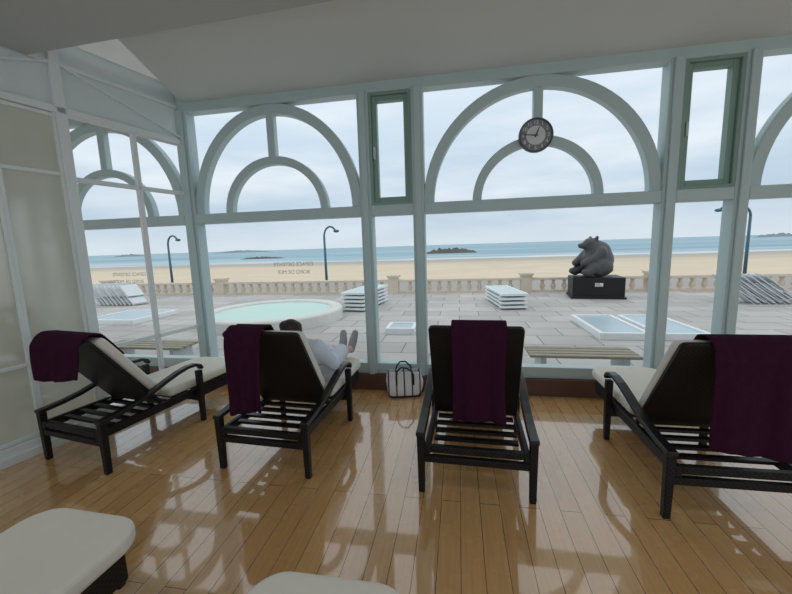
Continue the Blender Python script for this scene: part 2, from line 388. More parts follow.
# ------------------------------------------------------------------ world
w = bpy.data.worlds.new('overcast_sky'); SC.world = w; w.use_nodes = True
nt = w.node_tree; nt.nodes.clear()
wo = N(nt, 'ShaderNodeOutputWorld'); bg = N(nt, 'ShaderNodeBackground'); bg.inputs['Strength'].default_value = 1.1
tc = N(nt, 'ShaderNodeTexCoord'); sp = N(nt, 'ShaderNodeSeparateXYZ'); nt.links.new(tc.outputs['Generated'], sp.inputs[0])
rp = N(nt, 'ShaderNodeValToRGB'); nt.links.new(sp.outputs['Z'], rp.inputs[0])
els = rp.color_ramp.elements
els[0].position = 0.0; els[0].color = (0.60, 0.68, 0.74, 1)
els[1].position = 1.0; els[1].color = (0.98, 1.0, 1.0, 1)
e = els.new(0.08); e.color = (0.47, 0.59, 0.70, 1)
e = els.new(0.22); e.color = (0.54, 0.665, 0.78, 1)
e = els.new(0.45); e.color = (0.72, 0.81, 0.89, 1)
mp = N(nt, 'ShaderNodeMapping'); mp.inputs['Scale'].default_value = (1.3, 1.3, 7.0); nt.links.new(tc.outputs['Generated'], mp.inputs[0])
no = N(nt, 'ShaderNodeTexNoise'); no.inputs['Scale'].default_value = 1.9; no.inputs['Detail'].default_value = 5; no.inputs['Roughness'].default_value = 0.5
nt.links.new(mp.outputs[0], no.inputs['Vector'])
r2 = N(nt, 'ShaderNodeValToRGB'); r2.color_ramp.elements[0].position = 0.38; r2.color_ramp.elements[1].position = 0.66
r2.color_ramp.elements[0].color = (0, 0, 0, 1); r2.color_ramp.elements[1].color = (1, 1, 1, 1)
nt.links.new(no.outputs['Fac'], r2.inputs[0])
mr = N(nt, 'ShaderNodeMapRange'); mr.inputs['From Min'].default_value = 0.0; mr.inputs['From Max'].default_value = 0.16
mr.inputs['To Min'].default_value = 0.25; mr.inputs['To Max'].default_value = 0.72
nt.links.new(sp.outputs['Z'], mr.inputs['Value'])
mx = N(nt, 'ShaderNodeMix', data_type='RGBA'); mx.inputs[7].default_value = (0.81, 0.86, 0.90, 1)
ml = N(nt, 'ShaderNodeMath', operation='MULTIPLY')
nt.links.new(r2.outputs[0], ml.inputs[0]); nt.links.new(mr.outputs[0], ml.inputs[1]); nt.links.new(ml.outputs[0], mx.inputs[0]); nt.links.new(rp.outputs[0], mx.inputs[6])
nt.links.new(mx.outputs[2], bg.inputs['Color']); nt.links.new(bg.outputs[0], wo.inputs[0])
# unseen fill lights added over the back half to brighten the hall
for lx_ in (-2.2, 0.4, 3.0, 5.6):
    for ly_ in (-1.9, 0.6):
        ld = bpy.data.lights.new('fill_light', 'AREA'); ld.shape = 'SQUARE'; ld.size = 0.9; ld.energy = 4.5; ld.color = (1.0, 0.99, 0.98)
        lo = bpy.data.objects.new('fill_light', ld); COL.objects.link(lo); lo.location = (lx_, ly_, 3.17)

# ------------------------------------------------------------------ room shell
XL, XR, YB = -8.5, 7.5, -3.2
b = B(); bx(b, XL, XR, YB, D-0.02, -0.1, 0.0); struct(obj('floor', b, M['floor']))
xm = [wall_pt(px, py, D).x for px, py in ((195, 220), (368, 213), (419.5, 210), (664.5, 200), (736.5, 191))]
PXW = xm[0]-0.02      # the side partition runs back from the corner post
PA = R(-13)           # and splays outward
def PX(y): return PXW - (D-y)*math.tan(-PA)
DGp = floor_pt(112, 33, CZ); DG = (DGp.x, DGp.y); YD = DG[1]
b = B()
prism(b, [(PXW+0.04, D), (XR, D), (XR, YD-.1), (DG[0], YD-.1), DG], 'z', CZ, CZ+0.2)
prism(b, [(XL, D), (PXW-0.06, D), (PX(YB)-.06, YB), (XL, YB)], 'z', CZ, CZ+0.1)
struct(obj('ceiling', b, M['ceil']))
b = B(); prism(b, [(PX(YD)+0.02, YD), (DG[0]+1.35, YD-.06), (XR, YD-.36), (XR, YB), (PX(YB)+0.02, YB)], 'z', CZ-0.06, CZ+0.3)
struct(obj('ceiling_soffit', b, M['soffit_shaded']))
b = B(); prism(b, [(PXW-.1, D+.05), (PXW+.12, D+.05), (DG[0]+.1, YD-.1), (PX(YD)-.1, YD-.1)], 'z', 3.42, 3.44)
struct(obj('ceiling_skylight', b, M['skylight']))
# unseen hall sides, left open to let sky light in: parapet, posts, header
def side(name, horiz, c, a0, a1):
    b = B(); n = max(2, int((a1-a0)/1.6))
    def q(u0, u1, z0, z1):
        if horiz: bx(b, u0, u1, c-.06, c+.06, z0, z1)
        else: bx(b, c-.06, c+.06, u0, u1, z0, z1)
    q(a0, a1, 0, .3); q(a0, a1, 3.0, 3.55)
    for k in range(n+1): x = a0+(a1-a0)*k/n; q(x-.05, x+.05, .3, 3.0)
    struct(obj(name, b, M['frame']))
side('wall_back', True, YB, XL, XR); side('wall_right', False, XR, YB, D); side('wall_far_left', False, XL, YB, D)

# ------------------------------------------------------------------ window wall
ZB0, ZB1 = 0.18, 0.30        # bottom rail
ZT0, ZT1 = 1.925, 2.035      # transom
ZA = 3.17                    # top of the arches
b = B(); bx(b, XL, XR, D-0.07, D+0.07, ZA-0.02, 3.55); struct(obj('trim_1', b, M['frame'], bevel=0.008))
b = B(); bx(b, XL, XR, D-0.10, D+0.08, 0.0, ZB0); struct(obj('baseboard_front', b, M['redwood'], bevel=0.006))
MW = 0.06
def post(n, x, hw=MW):
    b = B(); bx(b, -hw, hw, -0.075, 0.075, ZB0, ZA); bx(b, -hw*.55, hw*.55, -0.10, -0.075, ZB0, ZA)
    o = struct(obj('trim_%d' % n, b, M['frame'], loc=(x, D, 0), bevel=0.008))
post(2, xm[0], 0.075); post(3, xm[1]); post(4, xm[2]); post(5, xm[3]); post(6, xm[4])
xC2 = xm[4] + (xm[3]-xm[2]); post(7, xC2)
xL2 = xm[0]-0.075-2.15; post(8, xL2); post(9, xL2-0.56); post(10, xL2-0.56-2.2)
def arch_bay(n, xa, xb):
    xc = (xa+xb)/2; a = (xb-xa)/2-MW
    t = sempty('window_%d' % n, (xc, D, 0))
    b = B(); bx(b, -a, a, -0.06, 0.06, ZB0, ZB1); obj('bottom_rail', b, M['frame'], t, bevel=0.006)
    b = B(); bx(b, -a, a, -0.075, 0.075, ZT0, ZT1); obj('transom', b, M['frame'], t, bevel=0.008)
    b = B(); arch(b, 0, ZT1-0.01, a+0.01, ZA-ZT1+0.0, 0.108, -0.05, 0.05); obj('arch_frame', b, M['frame'], t, bevel=0.01)
    b = B(); arch(b, 0, ZT1-0.01, 0.615, 0.595, 0.088, -0.045, 0.045); obj('inner_arch', b, M['frame'], t, bevel=0.01)
    b = B(); bx(b, -0.043, 0.043, -0.04, 0.04, ZT1+0.56, ZA-0.1); obj('mullion', b, M['frame'], t, bevel=0.006)
    return t
def narrow_bay(n, xa, xb):
    xc = (xa+xb)/2; a = (xb-xa)/2-MW
    t = sempty('window_%d' % n, (xc, D, 0))
    b = B(); bx(b, -a, a, -0.06, 0.06, ZB0, ZB1); obj('bottom_rail', b, M['frame'], t, bevel=0.006)
    b = B(); bx(b, -a, a, -0.075, 0.075, ZT0, ZT1); obj('transom', b, M['frame'], t, bevel=0.008)
    def ring(b, x, z0, z1, w, y0, y1):
        bx(b, -x, -x+w, y0, y1, z0, z1); bx(b, x-w, x, y0, y1, z0, z1)
        bx(b, -x+w, x-w, y0, y1, z0, z0+w); bx(b, -x+w, x-w, y0, y1, z1-w, z1)
    b = B(); ring(b, a, ZT1, ZA-0.02, 0.03, -0.07, 0.07); obj('casement_frame', b, M['green'], t, bevel=0.004)
    b = B(); ring(b, a-0.03, ZT1+0.03, ZA-0.05, 0.05, -0.04, 0.04); s = obj('casement_sash', b, M['green'], t, bevel=0.006)
    b = B(); bx(b, -a+.04, -a+.06, -0.075, -0.04, 2.5, 2.62); obj('casement_handle', b, M['tube'], s)
w1 = arch_bay(1, xm[0]+0.013, xm[1])
narrow_bay(2, xm[1], xm[2])
w3 = arch_bay(3, xm[2], xm[3])
narrow_bay(4, xm[3], xm[4])
arch_bay(5, xm[4], xC2)
w6 = arch_bay(6, xL2, xm[0]-0.013)
narrow_bay(7, xL2-0.56, xL2)
arch_bay(8, xL2-2.76, xL2-0.56)
# mirrored lettering on the outside of the glass (read from the terrace)
lp = wall_pt(293, 267, D); lx = lp.x - w1.location.x
text_mesh('lettering', 'ESPACE DETENTE', 0.062, M['decal'], w1, (lx, 0.006, lp.z+0.03), (R(90), 0, R(180)))
text_mesh('lettering', 'BORD DE MER', 0.062, M['decal'], w1, (lx, 0.006, lp.z-0.06), (R(90), 0, R(180)))
lp = wall_pt(129, 277, D); lx = lp.x - w6.location.x
text_mesh('lettering', 'ESPACE DETENTE', 0.062, M['decal'], w6, (lx, 0.006, lp.z+0.03), (R(90), 0, R(180)))
text_mesh('lettering', 'BORD DE MER', 0.062, M['decal'], w6, (lx, 0.006, lp.z-0.06), (R(90), 0, R(180)))

# ------------------------------------------------------------------ glazed side partition (local y runs back from the corner)
YP = -1.18; YE = (YB-D)/math.cos(PA)+.1; Y0 = -.09
pt = sempty('wall_left', (PXW, D, 0), PA)
b = B(); bx(b, -0.045, 0.045, YP-0.04, YP+0.04, 0, 3.42); obj('post', b, M['white'], pt, bevel=0.01)
b = B(); bx(b, -0.045, 0.045, YE, Y0, 2.80, 2.86); obj('top_rail', b, M['white'], pt, bevel=0.008)
b = B(); bx(b, -0.05, 0.05, YE, Y0, 0.0, 0.13); bx(b, 0.05, 0.08, YE, Y0-.04, 0, 0.07); obj('skirting', b, M['white'], pt, bevel=0.006)
b = B(); bx(b, -0.008, 0.008, YE, Y0, 2.86, 3.42); obj('upper_panel', b, M['upper'], pt)
b = B(); bx(b, -0.03, 0.03, YE, Y0, 3.19, 3.22)
for y0_, y1_, z0_, z1_ in ((YP+.03, Y0, 3.2, 2.88), (YP-.03, YP-1.0, 3.2, 2.88)):
    L_ = math.hypot(y1_-y0_, z1_-z0_); box(b, (0.04, (y0_+y1_)/2, (z0_+z1_)/2), (0.03, L_, 0.018), Euler((math.atan2(z1_-z0_, y1_-y0_), 0, 0)))
obj('upper_rail', b, M['white'], pt)
yc = (YP+Y0)/2+.05
b = B(); bx(b, -0.025, 0.025, yc-0.02, yc+0.02, 0.13, 2.80); obj('stile', b, M['white'], pt, bevel=0.005)
for z in (2.27, 0.72):
    b = B(); bx(b, -0.025, 0.025, YP+0.04, Y0, z-0.02, z+0.02); obj('glazing_bar', b, M['white'], pt, bevel=0.005)
y1 = YP-0.04
while y1 > YE+0.6:
    y0 = y1-0.42
    fr = B()
    for y in (y0+0.012, y1-0.012): bx(fr, -0.025, 0.03, y-0.012, y+0.012, 0.13, 2.80)
    for z in (0.15, 0.74, 2.30, 2.78): bx(fr, -0.02, 0.025, y0+0.024, y1-0.024, z-0.015, z+0.015)
    pf = obj('panel_frame', fr, M['white'], pt, bevel=0.004)
    b = B(); bx(b, -0.006, 0.006, y0+0.022, y1-0.022, 0.14, 2.79); obj('frosted_panel', b, M['frosted'], pf)
    y1 = y0

# ------------------------------------------------------------------ loungers
HY, HZ, BL = 0.50, 0.33, 0.82
def taper(bm, x, y, z0, z1, w0, w1):
    A = [bm.verts.new((x+s*w0/2, y+t*w0/2, z0)) for s, t in ((-1, -1), (1, -1), (1, 1), (-1, 1))]
    Bq = [bm.verts.new((x+s*w1/2, y+t*w1/2, z1)) for s, t in ((-1, -1), (1, -1), (1, 1), (-1, 1))]
    for k in range(4): bm.faces.new((A[k], A[(k+1) % 4], Bq[(k+1) % 4], Bq[k]))
    bm.faces.new(A[::-1]); bm.faces.new(Bq)
AX = .345
def make_lounger(label):
    t = thing('sun_lounger', label, 'sun lounger', group='dark woven sun loungers')
    for s in (-1, 1):
        b = B(); taper(b, s*AX, 0.0, 0, .41, .040, .050); obj('leg', b, M['wicker'], t, bevel=.006)
        b = B(); taper(b, s*AX, 0.86, 0, .50, .040, .050); obj('leg', b, M['wicker'], t, bevel=.006)
        path = [(-.03, .405), (.05, .41), (.15, .42), (.27, .44), (.40, .475), (.52, .515), (.64, .55), (.74, .568), (.82, .566), (.87, .545), (.89, .51)]
        b = B(); ribbon(b, path, s*AX-.030, s*AX+.030, .030); obj('armrest', b, M['darkwood'], t, bevel=.008)
    b = B()
    for s in (-1, 1):
        bx(b, s*.305-.018, s*.305+.018, -.02, .90, .265, .33)
        bx(b, s*.25-.018, s*.25+.018, .90, 1.37, .20, .33)
        bx(b, s*.278-.046, s*.278+.046, .88, .92, .265, .33)
    bx(b, -.25, .25, 1.335, 1.37, .17, .33); bx(b, -.288, .288, -.02, .02, .285, .33)
    obj('seat_frame', b, M['wicker'], t, bevel=.006)
    b = B()
    for k in range(11): y = .12+k*.108; bx(b, -.27, .27, y-.02, y+.02, .305, .325)
    obj('seat_slats', b, M['darkwood'], t)
    b = B(); bx(b, -.325, .325, -.018, .018, .215, .26); obj('rear_crossbar', b, M['wicker'], t, bevel=.006)
    b = B(); bx(b, -.325, .325, .845, .88, .20, .245); obj('front_crossbar', b, M['wicker'], t, bevel=.006)
    ang = R(33)
    b = B(); prism(b, rrect(-.303, .303, 0, BL, .02, .03), 'y', -.014, .016)
    obj('backrest', b, M['wicker'], t, loc=(0, HY, HZ), rot=(ang, 0, 0), bevel=.006)
    b = B(); prism(b, rrect(-.292, .292, .07, BL-.06, .03, .05), 'y', .018, .102)
    obj('back_cushion', b, M['cushion'], t, loc=(0, HY, HZ), rot=(ang, 0, 0), bevel=.03, smooth=False)
    b = B(); prism(b, rrect(-.298, .298, .59, 1.475, .03, .14, n=10), 'z', .333, .415)
    obj('seat_cushion', b, M['cushion'], t, bevel=.034)
    return t
def set_recline(t, a):
    for c in kids(t):
        if c.name.startswith('back'): c.rotation_euler.x = R(90-a)
def mid(pl, pr, rz=0.0):
    a = floor_pt(*pl); c = floor_pt(*pr); return (a+c)/2
labels = ['dark woven sun lounger beside the glass partition, leftmost of the row facing the window',
          'dark woven sun lounger on which a person in a pale robe is lying',
          'dark woven sun lounger seen squarely from behind, just right of the striped tote bag',
          'dark woven sun lounger at the right edge of the photo, purple towel on its back',
          'sun lounger of which only a large rounded cream cushion end shows, bottom left corner',
          'sun lounger of which just a sliver of cream cushion shows at the bottom edge']
p1 = mid((48, 460), (110, 472)); p2 = mid((224, 467), (309, 478)); p3 = mid((422, 490), (533, 503))
l4 = floor_pt(665, 517); p4 = l4 + Vector((AX, 0, 0))
A1, A2, A3, A4 = R(-9), R(-3), R(-2), R(0)
L1 = make_lounger(labels[0]); L1.location = p1; L1.rotation_euler.z = A1
L2 = dup(L1, p2, A2, labels[1]); L3 = dup(L1, p3, A3, labels[2]); L4 = dup(L1, p4, A4, labels[3])
RC1, RC2, RC3, RC4 = 54, 58, 65, 57
for l_, a_ in ((L1, RC1), (L2, RC2), (L3, RC3), (L4, RC4)): set_recline(l_, a_)
e5 = floor_pt(88, 509, .41); e6 = floor_pt(336, 574, .41)
L5 = dup(L1, (e5.x, e5.y-1.475, 0), R(-2), labels[4]); L6 = dup(L1, (e6.x, e6.y-1.475, 0), R(0), labels[5])

# ------------------------------------------------------------------ towels
def towel(lounger, a, x0, x1, zend, front, label, seed):
    """cloth over the top of a backrest: lies on the cushion in front, hangs plumb behind"""
    an = R(90-a); up = Vector((-math.sin(an), math.cos(an))); nm = Vector((math.cos(an), math.sin(an)))
    def P(s, n): return Vector((HY, HZ)) + up*s + nm*n
    path = [P(BL-front+front*k/6, .116) for k in range(6)]
    path += [P(BL-.05, .110), P(BL+.006, .06), P(BL+.014, .03), P(BL+.014, 0), P(BL+.002, -.030)]
    top = path[-1]; n = 12
    for k in range(1, n+1): path.append(Vector((top.x-.012, top.y-(top.y-zend)*k/n)))
    nx = 24; b = B(); rows = []
    for i, p in enumerate(path):
        hang = max(0, i-10)/n; hs = hang**.6
        row = []
        for j in range(nx+1):
            u = j/nx; x = x0+(x1-x0)*u
            wv = hs*(.024*(.5+.5*math.sin(u*11+seed))+.014*(.5+.5*math.sin(u*23+seed*2+hang)))
            x += (.016*math.sin(seed+hang*4))*hang*(1 if u > .5 else -.6) + (x0+x1-2*x)*.04*hang
            zz = p.y - (.022*math.sin(u*3+seed)*hang)
            row.append(b.verts.new((x, p.x-wv-hang*.004, zz)))
        rows.append(row)
    for r0, r1 in zip(rows[:-1], rows[1:]):
        for j in range(nx): b.faces.new((r0[j], r0[j+1], r1[j+1], r1[j]))
    o = obj('towel', b, M['towel'], solid=.016, subd=1, smooth=True)
    o.location = lounger.location; o.rotation_euler = lounger.rotation_euler
    return tag(o, label, 'towel', 'purple towels on the lounger backs')
towel(L1, RC1, -.28, .26, .70, .30, 'short dark purple towel over the back of the lounger by the glass partition', 1.0)
towel(L2, RC2, -.26, .03, .43, .18, "dark purple towel over the back of the reclining person's lounger", 2.1)
towel(L3, RC3, -.155, .195, .44, .3, 'dark purple towel hanging down the middle of the lounger seen squarely from behind', 3.3)
towel(L4, RC4, -.16, .29, .40, .3, 'widest dark purple towel, over the back of the lounger at the right edge', 4.6)

# ------------------------------------------------------------------ person lying on the second lounger
HD = Vector((0, .05, -.09))     # head and neck settle low against the cushion
def h(x, y, z): return (x, y+HD.y, z+HD.z)
b = B()
ell(b, (0, .75, .535), (.155, .125, .11), (R(25), 0, 0))
ell(b, (0, .65, .605), (.13, .10, .125), (R(40), 0, 0))
ell(b, (0, .53, .735), (.155, .105, .145), (R(38), 0, 0))
chain(b, [((0, .47, .825), .07), (h(0, .39, .955), .053), (h(0, .355, .995), .053)])
ell(b, h(0, .33, 1.04), (.074, .092, .108), (R(25), 0, 0))
ell(b, h(0, .385, .985), (.045, .045, .04))                     # chin
cap(b, h(0, .415, 1.055), .012, h(0, .432, 1.03), .016)         # nose
ell(b, h(0, .405, 1.085), (.055, .02, .014))                    # brow
ell(b, h(0, .412, 1.005), (.024, .014, .008))                   # lips
LEG = {}
for s in (-1, 1):
    ell(b, h(s*.076, .32, 1.03), (.012, .022, .032))            # ear
    chain(b, [((s*.14, .495, .80), .06), ((s*.22, .63, .615), .041), ((s*.12, .805, .645), .029)])
    chain(b, [((s*.12, .805, .645), .028), ((s*.085, .855, .65), .033), ((s*.065, .88, .645), .03)])
    for k in range(4):                                          # four fingers, unequal, curling over the lap
        o_ = Vector((s*(.095-.021*k), .892-.006*abs(k-1.4), .652-.004*k)); ln = (.8, 1.0, .94, .74)[k]
        d = Vector((-s*.25, .95, .05)).normalized()
        q1 = o_+d*.034*ln; q2 = q1+(d+Vector((0, 0, -.55))).normalized()*.026*ln; q3 = q2+(d+Vector((0, 0, -1.3))).normalized()*.022*ln
        chain(b, [(o_, .0095), (q1, .009), (q2, .0085), (q3, .0078)])
    chain(b, [((s*.075, .83, .66), .012), ((s*.045, .855, .67), .0105), ((s*.03, .882, .663), .009)])
    # legs along the cushion with the knees a little raised, feet side by side past its end, toes up
    kn, cf, an_, he, mf, to_ = (s*.08, 1.12, .57), (s*.07, 1.25, .55), (s*.050, 1.48, .50), (s*.050, 1.525, .485), (s*.058, 1.585, .565), (s*.07, 1.625, .64)
    LEG[s] = (kn, cf, an_, he, mf, to_)
    chain(b, [((s*.085, .76, .525), .09), (kn, .057), (cf, .054), (an_, .037), (he, .033)])
    chain(b, [(he, .031), (mf, .030), (to_, .022)])
PXO = .085
person = obj('person', b, M['skin'], remesh=.0075)
person.location = p2 + Vector((PXO, 0, 0)); person.rotation_euler.z = A2
tag(person, 'dark-haired person in a pale robe lying back on a lounger, feet towards the window', 'person')
b = B()
ell(b, (0, .75, .54), (.175, .14, .12), (R(25), 0, 0)); ell(b, (0, .65, .605), (.15, .12, .14), (R(40), 0, 0))
ell(b, (0, .53, .735), (.175, .122, .16), (R(38), 0, 0)); cap(b, (-.09, .475, .82), .055, (.09, .475, .82), .055)
for s in (-1, 1):
    chain(b, [((s*.14, .495, .80), .075), ((s*.22, .63, .62), .058), ((s*.14, .77, .64), .050)])
    k_ = LEG[s][0]
    chain(b, [((s*.085, .76, .535), .108), ((k_[0], k_[1]+.03, k_[2]), .08)])
chain(b, [((0, .80, .555), .095), ((0, 1.12, .555), .07)])
obj('robe', b, M['robe'], person, remesh=.011)
b = B(); ell(b, h(0, .31, 1.055), (.084, .092, .104), (R(25), 0, 0)); ell(b, h(0, .28, 1.01), (.072, .058, .088), (R(20), 0, 0))
ell(b, h(.045, .30, 1.10), (.045, .055, .04)); ell(b, h(-.04, .29, 1.105), (.045, .05, .04))
obj('hair', b, M['hair'], person, remesh=.01)
for s in (-1, 1):
    b = B(); ell(b, h(s*.028, .417, 1.06), (.011, .007, .007)); obj('eye', b, M['eye'], person, smooth=True)
    kn, cf, an_, he, mf, to_ = LEG[s]
    b = B(); chain(b, [(he, .043), (mf, .046), ((to_[0], to_[1]+.004, to_[2]+.004), .037)])
    obj('slipper', b, M['slipper'], person, remesh=.008)

# ------------------------------------------------------------------ tote bag
bp_ = floor_pt(405, 394)
bag = thing('tote_bag', 'white canvas tote bag with dark stripes on the floor by the window', 'bag', (bp_.x, bp_.y, 0), R(12))
b = B(); rows = []
for z, hw, hd in ((0, .15, .075), (.02, .175, .095), (.10, .195, .11), (.18, .19, .09), (.25, .18, .07), (.29, .175, .055)):
    row = []
    for x, y in rrect(-hw, hw, -hd, hd, hd*.6, n=4):
        sag = -.03*math.exp(-((x-.05)/.07)**2)*(z/.28)**2 if z > .15 else 0
        row.append(b.verts.new((x+.014*math.sin(z*20+y*30), y+.012*math.sin(x*26+z*25), z+sag+(.016*math.cos(x*18) if z > .22 else 0))))
    rows.append(row)
for a, c in zip(rows[:-1], rows[1:]):
    for k in range(len(a)): b.faces.new((a[k], a[(k+1) % len(a)], c[(k+1) % len(a)], c[k]))
b.faces.new(rows[0][::-1])
obj('bag_body', b, M['bag'], bag, smooth=True, solid=.006, subd=1)
b = B(); prism(b, rrect(-.172, .172, -.098, .098, .05, n=4), 'z', 0.0, .02); obj('bag_base', b, M['navy'], bag)
for s in (-1, 1):
    b = B(); tube(b, [(-.09, s*.10, .14), (-.09, s*.085, .24), (-.08, s*.08, .29), (-.04, s*.10, .335), (.02, s*.115, .33), (.07, s*.09, .29), (.09, s*.085, .24), (.09, s*.10, .14)], .009, 8)
    obj('handle', b, M['navy'], bag, smooth=True)

# ------------------------------------------------------------------ clock on the fanlight
cp = wall_pt(536, 135, D-.08)
ck = thing('wall_clock', 'round clock with dark ring and pale centre fixed to the middle fanlight', 'clock', (cp.x, D-.05, cp.z))
rad = .158
b = B(); rg = lathe(b, [(rad-.012, 0), (rad, 0), (rad, .035), (rad-.006, .042), (rad-.014, .035), (rad-.014, .02)], 48); b.faces.new(rg[0][::-1])
obj('rim', b, M['clockrim'], ck, rot=(R(90), 0, 0), smooth=False)
b = B(); bmesh.ops.create_circle(b, cap_ends=True, segments=48, radius=rad-.012, matrix=Matrix.Translation((0, 0, .022))); dial = obj('dial', b, M['clockface'], ck, rot=(R(90), 0, 0))
b = B(); bmesh.ops.create_circle(b, cap_ends=True, segments=48, radius=.088, matrix=Matrix.Translation((0, 0, .024))); obj('dial_centre', b, M['clockcentre'], ck, rot=(R(90), 0, 0))
for hh_ in range(1, 13):
    a = PI/2-hh_*PI/6
    text_mesh('numeral', str(hh_), .046, M['clockmark'], ck, (.117*math.cos(a), -.0245, .117*math.sin(a)), (R(90), 0, 0))
def hand(name, ang, L, wd):
    b = B(); prism(b, [(-wd, -.02), (wd, -.02), (wd*.5, L), (-wd*.5, L)], 'z', .027, .030)
    o = obj(name, b, M['clockrim'], ck); o.rotation_euler = (Matrix.Rotation(R(90), 3, 'X') @ Matrix.Rotation(-ang, 3, 'Z')).to_euler()
hand('minute_hand', R(276), .125, .006); hand('hour_hand', R(23), .08, .008)
b = B(); cyl(b, (0, -.034, 0), (0, -.022, 0), .01, seg=16); obj('hub', b, M['clockrim'], ck)

# ------------------------------------------------------------------ outside
GZ = -0.05
b = B(); bx(b, -40, 40, D+.08, 12.95, GZ-.6, GZ); struct(obj('terrace', b, M['paving']))
b = B(); bx(b, -60, 60, 12.95, 21.5, -.9, -.5); struct(obj('promenade', b, M['asphalt']))
b = B(); rows = []
for i in range(31):
    y = 21.5+i*3.2
    rows.append([b.verts.new((x, y, -1.0-1.75*(i/30)**.7+.08*noise.noise((x*.05, y*.1, 0)))) for x in range(-400, 401, 20)])
for a, c in zip(rows[:-1], rows[1:]):
    for k in range(len(a)-1): b.faces.new((a[k], a[k+1], c[k+1], c[k]))
struct(obj('beach', b, M['sand'], smooth=True))
b = B(); quad(b, [(-9000, 88, -2.6), (9000, 88, -2.6), (9000, 9000, -2.6), (-9000, 9000, -2.6)]); struct(obj('sea', b, M['sea']))
def rockmass(px, Y, wdt, hgt, seed, label, m='rock'):
    c = wall_pt(px, 250, Y); b = B(); n = 40; mm = 8; rows = []
    for i in range(n+1):
        u = i/n*2-1; env = max(0, 1-u*u)**.6
        row = []
        for j in range(mm+1):
            v = j/mm*2-1
            hh = hgt*env*max(0, 1-v*v)*(.45+.75*abs(noise.noise((u*5+seed, v*2, seed))))
            row.append(b.verts.new((u*wdt/2, v*wdt*.2, hh-.05)))
        rows.append(row)
    for a, d in zip(rows[:-1], rows[1:]):
        for k in range(mm): b.faces.new((a[k], a[k+1], d[k+1], d[k]))
    o = obj('sea_rock', b, M[m], loc=(c.x, Y, -2.6)); return tag(o, label, 'rock', 'rocks out at sea')
rockmass(451, 180, 25, 3.4, 1.3, 'dark low rocks in the sea behind the middle window pane')
rockmass(262, 170, 22, 1.4, 4.7, 'dark low reef close to the beach, left of the curved street lamp')
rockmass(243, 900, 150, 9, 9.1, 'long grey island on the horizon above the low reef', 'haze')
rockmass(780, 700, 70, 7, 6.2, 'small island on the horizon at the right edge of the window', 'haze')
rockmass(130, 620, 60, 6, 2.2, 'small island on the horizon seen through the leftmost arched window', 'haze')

# balustrade
bal = thing('balustrade', 'long beige stone balustrade between the terrace and the beach', 'balustrade', (0, 12.6, GZ))
b = B(); bx(b, -22, 18, -.13, .13, .40, .48); obj('top_rail', b, M['stone'], bal, bevel=.01)
b = B(); bx(b, -22, 18, -.13, .13, 0, .07); obj('base_rail', b, M['stone'], bal)
b = B(); lathe(b, [(.06, .07), (.05, .10), (.09, .17), (.075, .24), (.04, .32), (.06, .36), (.06, .40)], 10)
b0 = obj('baluster', b, M['stone'], bal, smooth=True)
posts = [-18.4, -14.2, wall_pt(222, 286, 12.6).x, wall_pt(394, 285, 12.6).x, 2.2, 6.0, 10.2, 14.4]
k = 0; x = -17.0; first = True
while x < 13.2:
    if all(abs(x-p) > .25 for p in posts):
        if first: b0.location.x = x; first = False
        else:
            c = b0.copy(); COL.objects.link(c); c.parent = bal; c.location.x = x
    x += .34
for p in posts:
    b = B(); bx(b, p-.17, p+.17, -.17, .17, 0, .56); bx(b, p-.21, p+.21, -.21, .21, .56, .63); obj('pillar', b, M['stone'], bal)

# street lamps on the promenade
def lamp(px, py, flip, label, hgt, reach=.36):
    c = wall_pt(px, py, 19.0)
    t = thing('street_lamp', label, 'street lamp', (c.x, 19.0, -.5), 0, 'street lamps on the promenade')
    s = flip; zb = hgt-.55
    b = B(); tube(b, [(0, 0, 0), (0, 0, zb*.5), (0, 0, zb)], [.075, .065, .055], 10); obj('pole', b, M['lamp'], t, smooth=True)
    b = B(); tube(b, [(s*(reach-reach*math.cos(PI*k/14)), 0, zb+.55*math.sin(PI*k/14)) for k in range(12)], .05, 8); obj('arm', b, M['lamp'], t, smooth=True)
    a = PI*11/14
    b = B(); ell(b, (s*(reach-reach*math.cos(a)+.06), 0, zb+.55*math.sin(a)-.04), (.17, .10, .08)); obj('lamp_head', b, M['lamp'], t, smooth=True)
lamp(325.5, 260, 1, 'curved street lamp behind the round pool, left of the middle window', 3.25)
lamp(170, 262, 1, 'curved street lamp seen through the arched window beyond the partition', 3.1)
lamp(748, 240, -1, 'curved street lamp seen at the right edge, its arm pointing left', 3.5, .68)

# round pool
pc = floor_pt(275, 319, GZ)
pool = thing('round_pool', 'round raised pool of pale green water on the terrace', 'pool', (pc.x, pc.y, GZ))
b = B(); rg = lathe(b, [(1.62, 0), (1.62, .22), (1.59, .25), (1.39, .25), (1.36, .22), (1.36, 0)], 64); obj('rim', b, M['concrete'], pool)
b = B(); bmesh.ops.create_circle(b, cap_ends=True, segments=64, radius=1.37, matrix=Matrix.Translation((0, 0, .20))); obj('water', b, M['pool'], pool)

